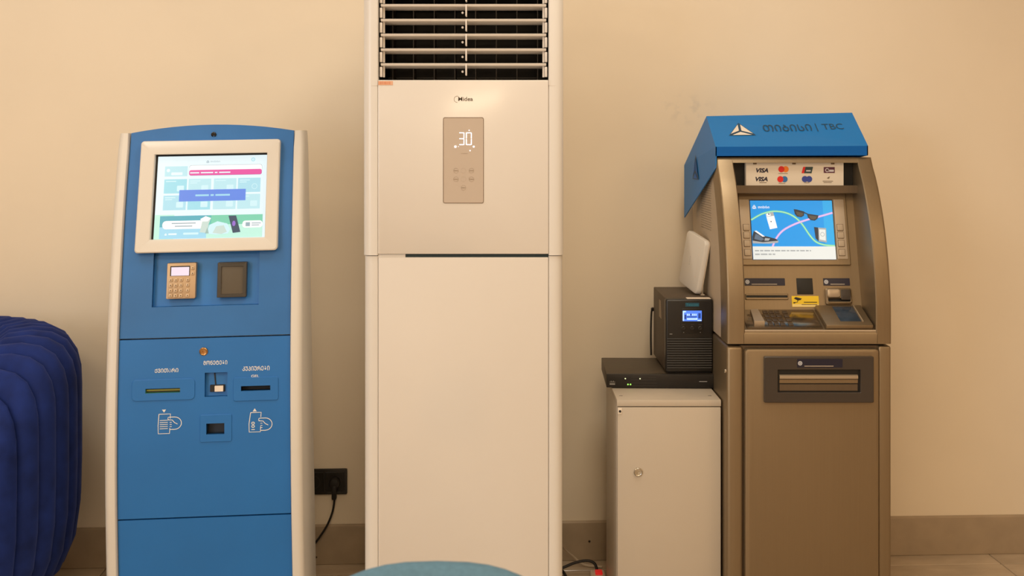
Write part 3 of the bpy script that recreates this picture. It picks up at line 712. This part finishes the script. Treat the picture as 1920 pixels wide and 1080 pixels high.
for sgn, x in ((-1, -.1425), (1, .1425)):
    rec('key_strip', G().rrect(x-.0150, x+.0150, .1495, .3305, -.0085, -.004, .002, 'key_beige', bev=.0012), sm)
    for z in (.2445, .221, .196, .1685):
        g = None
        if first is None:
            first = obj('function_key', G().rrect(-.0088, .0088, -.0092, .0092, -.0035, .002, .002, 'key_beige', bev=.0014).frame((-.0100, .0100, -.0104, .0104), (-.0088, .0088, -.0092, .0092), -.0006, .001, .002, 'atm_metal_dark', rh=.002), sm)
            k = first
        else: k = again(first, sm, (0, 0, 0))
        k.location = (x-sgn*.002, -.0080, z)
# labels, slots, stickers on the inner panel
def strip_label(x0, x1, z0, z1, parent=None):
    g = G().rrect(x0, x1, z0, z1, -.0012, .001, .0015, 'atm_label'); cx = x0+.0085
    g.disc(cx, (z0+z1)/2, .0062, -.0016, 'label_badge', 20); g.ring(cx, (z0+z1)/2, .0034, .0024, -.0019, 'atm_label', 14)
    g.rect(cx+.012, x1-(x1-x0)*.2, z0+.0030, z0+.0050, -.0016, 'label_line')
    return g
rec('slot_label', strip_label(-.1526, -.0329, .0714, .0933), inner); rec('slot_label', strip_label(.0809, .1595, .0714, .0933), inner)
rec('dark_sensor', G().rrect(.0014, .0491, .0454, .0933, -.0015, .002, .001, 'black', bev=.0006), inner)
rec('receipt_slot', G().frame((-.1527, -.0261, .0297, .047), (-.1505, -.0285, .0355, .0425), -.004, .001, .002, 'atm_metal', rh=.001, bev=.0015).rect(-.151, -.028, .035, .043, -.0006, 'black'), inner)
g = G().rrect(-.0159, .0637, .0085, .0407, -.0010, .001, .001, 'sticker_yellow'); g.rect(-.0150, .0628, .009, .0165, -.0013, 'sticker_yellow_pale')
g.poly([(-.010, .0335), (-.004, .0375), (.014, .0330), (.010, .0290), (.001, .0275)], -.0016, 'black'); g.stroke([(.003, .030), (.000, .0225), (-.011, .0210)], .0016, -.0016, 'black'); g.poly([(-.012, .0225), (-.005, .0225), (-.007, .019), (-.012, .019)], -.0016, 'black')
g.rect(.019, .058, .0210, .0232, -.0016, 'black'); g.rect(.012, .058, .0145, .0162, -.0016, 'atm_plate')
lbl(rec('warning_sticker', g, inner, 0), 'yellow surveillance camera warning sticker')
cr = rec('card_reader', G().frame((.0827, .1594, .0145, .0628), (.088, .154, .0235, .0325), -.014, .001, .006, 'atm_metal', rh=.001, bev=.005, cham=.002).rect(.087, .155, .0225, .0335, -.003, 'black'), inner)
rec('reader_guard', G().rrect(.0845, .124, .034, .060, -.022, -.012, .006, 'atm_metal_light', bev=.006).rrect(.126, .1545, .028, .058, -.016, -.012, .003, 'atm_plate', bev=.001), cr)
# keypad shelf
SHT = .3507; SO = (0, 0, .878)
def shelf(name, g, parent=atm, smooth=35):                # built flat: x right, y up the slope, z off the slope
    return obj(name, g, parent, SO if parent is atm else (0, 0, 0), (SHT, 0, 0) if parent is atm else (0, 0, 0), smooth)
ks = shelf('keypad_shelf', G().box(RX0-.002, RX1+.002, .004, .135, -.012, 0, 'atm_metal'))
shelf('shelf_lip', G().cyl((RX0, .006, .001), (RX1, .006, .001), .0035, 'atm_metal_light', n=10), ks)
kp = shelf('pin_pad', G().box(-.172, .044, .020, .128, 0, .003, 'atm_polished', bev=.001), ks)
first = None
for r_ in range(4):
    for c_ in range(4):
        loc = (-.101+.0172*c_+(.006 if c_ == 3 else 0), .040+.0235*r_, .003)
        if first is None: first = obj('pin_key', G().box(-.0068, .0068, -.0085, .0085, -.001, .0026, 'atm_key', bev=.001), kp, loc)
        else: again(first, kp, loc)
g = G().loops([[(x, y, z) for x, y in ((-.150, .032+t), (-.120, .032+t), (-.124-.1*t, .112-t), (-.146, .108-t))] for t, z in ((0, .002), (0, .010), (.004, .016))], 'atm_metal_light')  # pale guard shape put in for a bright reflection beside the keys
shelf('keypad_guard_glint', g, kp)
rp = shelf('reader_block', G().box(.050, .184, .012, .132, 0, .016, 'atm_metal', bev=.003), ks)
shelf('tap_screen', G().box(.0965, .1556, .034, .120, .014, .0172, 'tap_screen', bev=.0008).box(.158, .161, .030, .124, .014, .020, 'atm_metal_light', bev=.001), rp)
# cash dispenser
cp = obj('cash_dispenser', G().frame((-.1316, .1769, .6826, .8121), (-.0940, .1393, .7112, .7759), -.018, -.004, .003, 'atm_plate', rh=.002, bev=.002, cham=.001), atm)
obj('shutter', G().box(-.0945, .1398, -.004, .0, .7107, .7764, 'black').prismx([(-.003, .7609), (-.0085, .7570), (-.0095, .7520), (-.0085, .7490), (-.003, .7475)], -.0875, .1335, 'atm_metal_light').prismx([(-.003, .7475), (-.0062, .7465), (-.0058, .7365), (-.003, .7345)], -.0875, .1335, 'atm_metal').box(-.0870, .133, -.0055, -.004, .7150, .733, 'atm_metal_dark'), cp, (0, -.0050, 0))
obj('slot_label', strip_label(-.0398, .0881, .782, .806), cp, (0, -.0174, 0))
# blue pitched canopy on top
CL, CR = -.235, .2195
def sheet4(g, a, b_, c_, d, t, mat_):
    a, b_, c_, d = map(Vector, (a, b_, c_, d)); n = (b_-a).cross(d-a).normalized()*t
    g.loops([[a, b_, c_, d], [a-n, b_-n, c_-n, d-n]], mat_)
# it sits a touch higher on the right
g = G(); sheet4(g, (CL, .160, 1.4035), (CR, .160, 1.4065), (CR, .310, 1.5105), (CL, .310, 1.4995), .003, 'canopy_blue')
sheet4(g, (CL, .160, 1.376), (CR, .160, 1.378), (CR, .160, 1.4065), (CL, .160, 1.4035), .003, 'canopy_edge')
sheet4(g, (CL, .310, 1.4995), (CR, .310, 1.5105), (CR, .53, 1.345), (CL-.032, .53, 1.343), .003, 'canopy_blue')
i = g.mi('canopy_blue')
FL = [(CL, .160, 1.4035), (CL, .160, 1.340), (CL-.034, .53, 1.169), (CL-.034, .53, 1.343), (CL, .310, 1.4995)]
g.loops([[Vector(p) for p in FL], [Vector(p)+Vector((.003, 0, 0)) for p in FL]], 'canopy_blue')
FR = [(CR, .160, 1.4065), (CR, .160, 1.378), (CR, .53, 1.345), (CR, .310, 1.5105)]
g.loops([[Vector(p) for p in FR], [Vector(p)+Vector((-.003, 0, 0)) for p in FR]], 'canopy_blue')
cn = lbl(obj('canopy', g, atm, smooth=0), 'blue folded sheet canopy')
QA, QB, QC, QD = Vector((CL, .160, 1.4035)), Vector((CR, .160, 1.4065)), Vector((CR, .310, 1.5105)), Vector((CL, .310, 1.4995))
QN = (QB-QA).cross(QD-QA).normalized()                    # points out of the sheet
def onslope(name, g):
    def f(x, y, z):
        a, t = (x-CL)/(CR-CL), z/.181
        return (QA*(1-a)+QB*a)*(1-t)+(QD*(1-a)+QC*a)*t-QN*y
    return obj(name, g.map(f), cn, smooth=0)
# positions along the sheet: a across, s up the slope (0 .. .181)
onslope('emblem', tri_logo(G(), -.1435, .0955, .083, .074, -.0006, 'canopy_white', 'canopy_navy', .0006))
onslope('lettering', G().text(caps('თიბისი'), -.0735, .0745, .084, .121, -.0006, 'canopy_navy', bold=.004))
onslope('lettering', G().rect(.0885, .0912, .080, .124, -.0006, 'canopy_navy').text('TBC', .108, .172, .090, .121, -.0006, 'canopy_navy', bold=.004))
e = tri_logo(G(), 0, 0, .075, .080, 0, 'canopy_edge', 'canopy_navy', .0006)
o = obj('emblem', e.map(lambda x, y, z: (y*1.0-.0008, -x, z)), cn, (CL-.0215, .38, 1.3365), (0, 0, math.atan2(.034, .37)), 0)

# ------------------------------------------------------------------ metal cabinet and the devices on it
cab = thing('metal_cabinet', 'narrow beige steel cabinet with round lock beside the cash machine', 'cabinet', (.4535, 3.08, 0))
HWc = .1505; TZ = .672
obj('body', G().box(-HWc, HWc, .012, .345, .02, .654, 'cabinet_side', bev=.0015), cab)
obj('foot', G().box(-HWc+.01, HWc-.01, .03, .335, 0, .022, 'black'), cab)
tp = obj('top', G().box(-HWc, HWc, 0, .348, .6535, TZ, 'cabinet_paint', bev=.0018), cab)
obj('slot_mark', G().box(-HWc+.012, -HWc+.022, .052, .056, TZ-.001, TZ+.0003, 'screw'), tp); obj('slot_mark', G().box(HWc-.028, HWc-.018, .052, .056, TZ-.001, TZ+.0003, 'screw'), tp)
dr = obj('door', G().box(-HWc+.0015, HWc-.0015, -.002, .012, .022, .6510, 'cabinet_paint', bev=.0015), cab)
obj('lock', G().lathe([(0, .0125), (.005, .0125), (.007, .010), (.006, .0085), (.006, .004), (.003, .0035)], (-.0902, -.002, .4658), (0, -1, 0), 'lock_metal', 22), dr)
obj('hinge_pin', G().box(-HWc+.002, -HWc+.014, -.0045, -.001, .632, .650, 'tag_white', bev=.001).lathe([(0, .0038), (.002, .003)], (-HWc+.0085, -.0045, .6405), (0, -1, 0), 'black', 12), dr)

rt = thing('network_router', 'flat dark router with glowing green lights lying on the beige cabinet', 'router', (.4475, 3.230, TZ), (0, 0, -.025))
RW = .1615
obj('case', G().box(-RW, RW, .003, .252, .003, .0435, 'router_plastic', bev=.002), rt)
fr = obj('front_plate', G().box(-RW, RW, -.004, .006, .0025, .044, 'router_front', bev=.0018), rt)
for x in (-.14, .14): obj('foot', G().box(x-.012, x+.012, .02, .04, 0, .004, 'black').box(x-.012, x+.012, .2, .22, 0, .004, 'black'), rt)
g = G()
for z, x0, x1 in ((.0345, -.087, -.012), (.0265, -.087, -.012), (.0170, -.087, -.008), (.0085, -.082, -.008)): g.rect(x0, x1, z-.0006, z+.0006, -.0045, 'print_dim')
g.rect(.118, .142, .0215, .0235, -.0045, 'print_grey')
for x in range(5): g.rect(-.1515+.0035*x, -.1500+.0035*x, .018, .018+(.003, .0055, .0035, .0055, .003)[x], -.0045, 'print_grey')
g.rect(-.1520, -.1355, .0115, .0155, -.0045, 'print_grey', .0005)
obj('front_print', g, fr, smooth=0)
for x, z, c_, r in ((-.1045, .030, 'led_y', .0019), (-.060, .030, 'led_y', .0019), (-.0965, .0125, 'led_g', .0024), (-.0888, .0125, 'led_g', .0024)):
    obj('indicator_light', G().lathe([(0, r), (.001, r*.9), (.0015, r*.4)], (x, -.0038, z), (0, -1, 0), c_, 10), fr)

UZ = TZ+.044
ups = thing('power_supply', 'black backup power unit with lit blue display standing on the router', 'power supply', (.5375, 3.232, UZ))
UW = .0715; UH = .2265
obj('case', G().box(-UW+.001, UW-.001, .028, .285, .004, UH, 'ups_case', bev=.0025), ups)
uf = obj('front_panel', G().box(-UW, UW, 0, .034, .003, UH-.001, 'ups_front', bev=.006, seg=3), ups)
for k in range(13):
    z = .018+.0073*k
    if k == 0: first = obj('grille_rib', G().prismx([(-.0035, -.0022), (-.0048, 0), (-.0035, .0022), (.002, .0022), (.002, -.0022)], -UW+.004, UW-.004, 'ups_rib'), uf, (0, .001, z))
    else: again(first, uf, (0, .001, z))
obj('foot', G().box(-UW+.006, UW-.006, .01, .03, 0, .005, 'black').box(-UW+.006, UW-.006, .25, .27, 0, .005, 'black'), ups)
obj('control_surround', G().rrect(-.0255, .042, .122, .198, -.0012, .004, .004, 'ups_front', bev=.001), uf)
g = G().rrect(-.0205, .0370, .1595, .1915, -.0020, 0, .001, 'ups_lcd'); Y = -.0024
g.rect(-.0205, -.0165, .1610, .1905, Y, 'ups_lcd_bright'); g.rect(-.0120, .0300, .1860, .1900, Y, 'ups_lcd'); g.rect(-.0195, -.010, .1865, .1905, Y, 'ups_lcd_bright')
for k in range(6): g.rect(-.008+.0052*k, -.0045+.0052*k, .1765, .1822, Y, 'ups_lcd_bright' if k != 2 else 'ups_lcd_dark')
g.rect(-.008, .022, .1715, .1740, Y, 'ups_lcd_dark'); g.rect(-.008, .020, .1640, .1685, Y, 'ups_lcd_bright'); g.rect(.0265, .034, .168, .184, Y, 'ups_lcd_dark'); g.rect(.024, .0362, .1605, .1635, Y, 'ups_lcd_bright'); g.disc(.0215, .1668, .003, Y-.0003, 'ups_lcd_bright', 10); g.rect(-.0155, -.0095, .166, .1795, Y, 'ups_lcd_dark')
lbl(obj('display', g, uf, smooth=0), 'glowing blue display')
for k, x in enumerate((-.0175, .0085, .0330)):
    if k == 0:
        first = obj('button', G().lathe([(0, .0065), (.002, .0065), (.003, .005), (.0025, .0012)], (0, 0, 0), (0, -1, 0), 'ups_rib', 18), uf, (x, -.001, .1385))
    else: again(first, uf, (x, -.001, .1385))
g = G()
for x in (-.0175, .0085, .0330): g.rect(x-.006, x+.006, .1485, .1500, -.0015, 'print_dim')
for x in (-.0175, .0330): g.disc(x, .1255, .0011, -.0016, 'print_grey', 8)
g.rect(-.060, -.052, .1195, .1212, -.0006, 'print_grey')
obj('front_print', g, uf, smooth=0)
g = G().rrect(-.0125, .0295, .2035, .2150, -.0006, .002, .001, 'ups_logo')
g.text('Tescom', -.0100, .0270, .2058, .2130, -.0010, 'ups_text', bold=.01)
obj('name_badge', g, uf)
obj('paper_label', G().box(-.006, .066, .006, .034, UH-.0008, UH+.0006, 'paper').map(lambda x, y, z: (x+.0, y, z)), ups)
g = G()
g.loops([[(-UW+.0008, y, z) for y, z in q] for q in ([(.10, .150), (.155, .150), (.155, .205), (.115, .205)],)], 'label_grey', True, False)
obj('side_label', g, ups, smooth=0)
obj('rear_plug', G().tube([(-UW-.0005, .285, .150), (-UW-.004, .292, .148), (-UW-.006, .294, .12), (-UW-.007, .294, .06), (-UW-.006, .294, 0)], .0032, 'cord_black').lathe([(0, .006), (.012, .006)], (-UW-.001, .285, .152), (0, 1, 0), 'cord_black', 10), ups)

# modem: slab leaning toward the cash machine
A = Vector((.5705, 3.305, UZ+UH+.002)); Bv = Vector((.5900, 3.305, UZ+UH+.176)); Dv = Vector((.5370, 3.452, UZ+UH+.028))
ey = (Dv-A).normalized(); ez = Bv-A; ez = (ez-ey*ez.dot(ey)).normalized(); ex = ey.cross(ez)   # it stands on its near corner
md = thing('modem', 'white upright modem leaning on a stand on top of the black power unit', 'modem', A)
M = Matrix((ex, ey, ez)).transposed()
def slab(x, y, z): p = M @ Vector((x, y, z)); return p
g = G().rrect(0, .150, 0, .172, 0, .014, .016, 'modem_white', bev=.004)
obj('case', g.map(lambda x, y, z: slab(y, x, z)), md)
g = G().rrect(.001, .149, .001, .171, .014, .0185, .016, 'modem_edge')
obj('back_cover', g.map(lambda x, y, z: slab(y, x, z)), md)
g = G()
for q, (a, c_, r) in enumerate(((.030, .120, .0036), (.034, .142, .0026), (.028, .075, .0022), (.030, .050, .0030))): g.disc(a, c_, r, -.0004, 'paper' if q else 'tag_white', 12)
for k in range(4): g.rect(.088, .0895, .072+.008*k, .077+.008*k, -.0004, 'print_grey')
obj('front_print', g.map(lambda x, y, z: slab(y, x, z)), md, smooth=0)
obj('stand', G().box(.0215, .0235, .012, .040, -.001, .115, 'modem_edge').box(.0275, .0295, .030, .060, -.001, .135, 'modem_white').box(.018, .030, .01, .062, -.003, 0, 'modem_edge').map(lambda x, y, z: (x-.002, y, z)), md)

# ------------------------------------------------------------------ navy channelled armchair
AC_ = (-1.745, 3.020)
chair = thing('tub_armchair', 'navy velvet tub armchair with channelled back at the left edge', 'armchair', (AC_[0], AC_[1], 0))
R0 = .478; AB = math.radians(-57); DA = math.radians(9)
def rim(a):
    x = abs(a-AB)/math.radians(100); return .860-min(.31, .291*x**4.5)
def chan(a0):
    ls = []; n = 10
    for k in range(n+1):
        t = k/n; a = a0+DA*t; h = rim(a); s_ = (max(0, 1-(2*t-1)**2))**.5; bl = .021*s_-.008
        prof = [(-.12, .140, -.3, -.95), (-.085, .150, .4, -.9), (-.045, .19, .8, -.6), (-.016, .26, .95, -.25), (-.003, .36, 1, -.1), (0, .48, 1, 0), (0, h-.17, 1, 0), (-.002, h-.115, .98, .12), (-.012, h-.070, .9, .4), (-.036, h-.030, .7, .7), (-.074, h-.008, .35, .94), (-.125, h, .05, 1), (-.185, h-.006, -.2, .98), (-.222, h-.034, -.7, .7), (-.238, h-.08, -1, .1), (-.240, h-.16, -1, 0), (-.240, .30, -1, 0), (-.240, .16, -1, 0)]
        row = []
        for dr_, z, nr, nz_ in prof:
            rr = R0+dr_+nr*bl; row.append((rr*math.cos(a), -rr*math.sin(a), z+nz_*bl))
        ls.append(row)
    return G().loops(ls, 'velvet_navy')
for k in range(-14, 14): obj('channel', chan(AB+DA*k), chair, smooth=60)
fa = AB+PI; fx, fy = math.cos(fa), -math.sin(fa)
obj('seat_cushion', G().lathe([(.20, .20), (.20, .255), (.23, .275), (.38, .278), (.43, .262), (.455, .20), (.46, .05)], (fx*.03, fy*.03, 0), (0, 0, 1), 'velvet_navy', 40), chair)
obj('seat_base', G().lathe([(.150, .05), (.145, .34), (.155, .36), (.22, .36)], (0, 0, 0), (0, 0, 1), 'velvet_navy', 40), chair)
for k, q in enumerate((5, 95, 185, 275)):
    a = math.radians(q); c_, s_ = math.cos(a), -math.sin(a)
    lg = obj('leg', G().cyl((.335*c_, .335*s_, .16), (.36*c_, .36*s_, 0), .020, 'leg_black', .012, 14), chair)
    obj('leg_bracket', G().cyl((.385*c_, .385*s_, .125), (.395*c_, .395*s_, .148), .008, 'leg_brass', .007, 10), lg)

# ------------------------------------------------------------------ wall socket, plug and cords
def onwall(x, z, d=0): return Vector((x*math.cos(WY)+d*math.sin(WY), 3.623+x*math.sin(WY)-d*math.cos(WY), z))
so = thing('wall_socket', 'black double wall socket between the kiosk and the air conditioner', 'socket', onwall(-.632, .277), (0, 0, WY))
obj('frame', G().rrect(-.076, .076, -.0425, .0425, -.010, 0, .004, 'socket_black', bev=.002), so)
for k, x in enumerate((-.0355, .0355)):
    g = G().frame((x-.0325, x+.0325, -.0325, .0325), (x-.0215, x+.0215, -.0215, .0215), -.0118, -.009, .002, 'socket_black', rh=.0212, bev=.001, n=8)
    g.lathe([(0, .0205), (.0005, .021), (.0005, .0018)], (x, -.0102, 0), (0, -1, 0), 'socket_black', 24); g.ring(x, 0, .0218, .0203, -.0121, 'print_dim', 28)
    obj('outlet', g, so)
pl = thing('mains_cable', 'black plug and cord hanging from the wall socket to the kiosk', 'cable', onwall(-.5965, .277, .012), (0, 0, WY))
obj('plug', G().lathe([(0, .019), (.018, .0185), (.026, .015), (.028, .008)], (0, 0, 0), (0, -1, 0), 'cord_black', 22).box(-.008, .008, -.030, -.008, -.052, -.005, 'cord_black', bev=.004), pl)
obj('cord', G().tube([(.001, -.02, -.045), (0, -.02, -.062), (-.006, -.021, -.095), (-.022, -.022, -.135), (-.045, -.022, -.172), (-.070, -.020, -.207), (-.092, -.016, -.245), (-.11, -.012, -.268), (-.14, -.02, -.27)], .0036, 'cord_black'), pl)

ps = thing('power_strip', 'white power strip with glowing red switch on the floor by the cabinet', 'power strip', (.275, 3.35, 0))
obj('case', G().box(-.024, .024, -.14, .105, 0, .036, 'strip_white', bev=.006, seg=3), ps)
obj('switch', G().box(-.008, .015, .058, .088, .030, .043, 'strip_red', bev=.003), ps)
tag(obj('white_cable', G().tube([(.135, 3.45, .19), (.155, 3.47, .125), (.175, 3.52, .075), (.205, 3.555, .038), (.24, 3.565, .008), (.30, 3.55, .006)], .0038, 'cable_white')),
    'thin white cable curving from behind the air conditioner to the floor', 'cable')
tag(obj('black_cable', G().tube([(.10, 3.47, .008), (.168, 3.48, .032), (.208, 3.485, .046), (.245, 3.485, .052), (.268, 3.48, .046), (.276, 3.468, .030), (.276, 3.462, .022)], .0048, 'cord_black')),
    'black cable arching over the floor toward the power strip', 'cable')
tag(obj('black_cable', G().tube([(.10, 3.535, .022), (.140, 3.51, .030), (.168, 3.48, .016), (.178, 3.44, .007), (.185, 3.38, .006), (.19, 3.25, .006)], .0048, 'cord_black')),
    'black cable running forward along the floor beside the air conditioner', 'cable')
tag(obj('black_cable', G().tube([(.10, 3.41, .006), (.135, 3.44, .012), (.150, 3.42, .010), (.160, 3.37, .006), (.150, 3.3, .006), (.11, 3.28, .006)], .0046, 'cord_black')),
    'short looped black cable against the foot of the air conditioner', 'cable')

# ------------------------------------------------------------------ visitor chair in the foreground
vc = thing('visitor_chair', 'pale blue upholstered chair, only its blurred rounded top in front', 'chair', (-.115, 1.62, 0))
ls = []
NB = 24
def outline(s_):
    pts = []
    for k in range(48):
        a = 2*PI*k/48; c_, d = math.cos(a), math.sin(a)
        x = .215*s_*math.copysign(abs(c_)**.72, c_); z = .60+.170*s_*math.copysign(abs(d)**.80, d); pts.append((x, z))
    return pts
for s_, y in ((.02, -.028), (.6, -.028), (.88, -.026), (.97, -.016), (1, 0), (.97, .016), (.88, .026), (.6, .030), (.02, .030)):
    ls.append([(x, y+.9*x*x*-.6, z) for x, z in outline(s_)])
obj('backrest', G().loops(ls, 'chair_blue'), vc, smooth=60)
obj('seat', G().rrect(-.235, .235, -.47, -.02, -.035, .04, .06, 'chair_blue', bev=.02).map(lambda x, y, z: (x, z, .455-y)), vc)
for sx_ in (-1, 1):
    obj('leg', G().cyl((sx_*.20, -.43, .43), (sx_*.225, -.46, 0), .014, 'leg_black', .011, 14), vc)
    obj('leg', G().tube([(sx_*.15, .02, .62), (sx_*.165, .035, .50), (sx_*.19, .03, .43), (sx_*.21, .03, .2), (sx_*.225, .05, .004)], .012, 'leg_black', 10), vc)
obj('seat_frame', G().box(-.21, .21, -.44, .03, .405, .424, 'leg_black', bev=.004), vc)
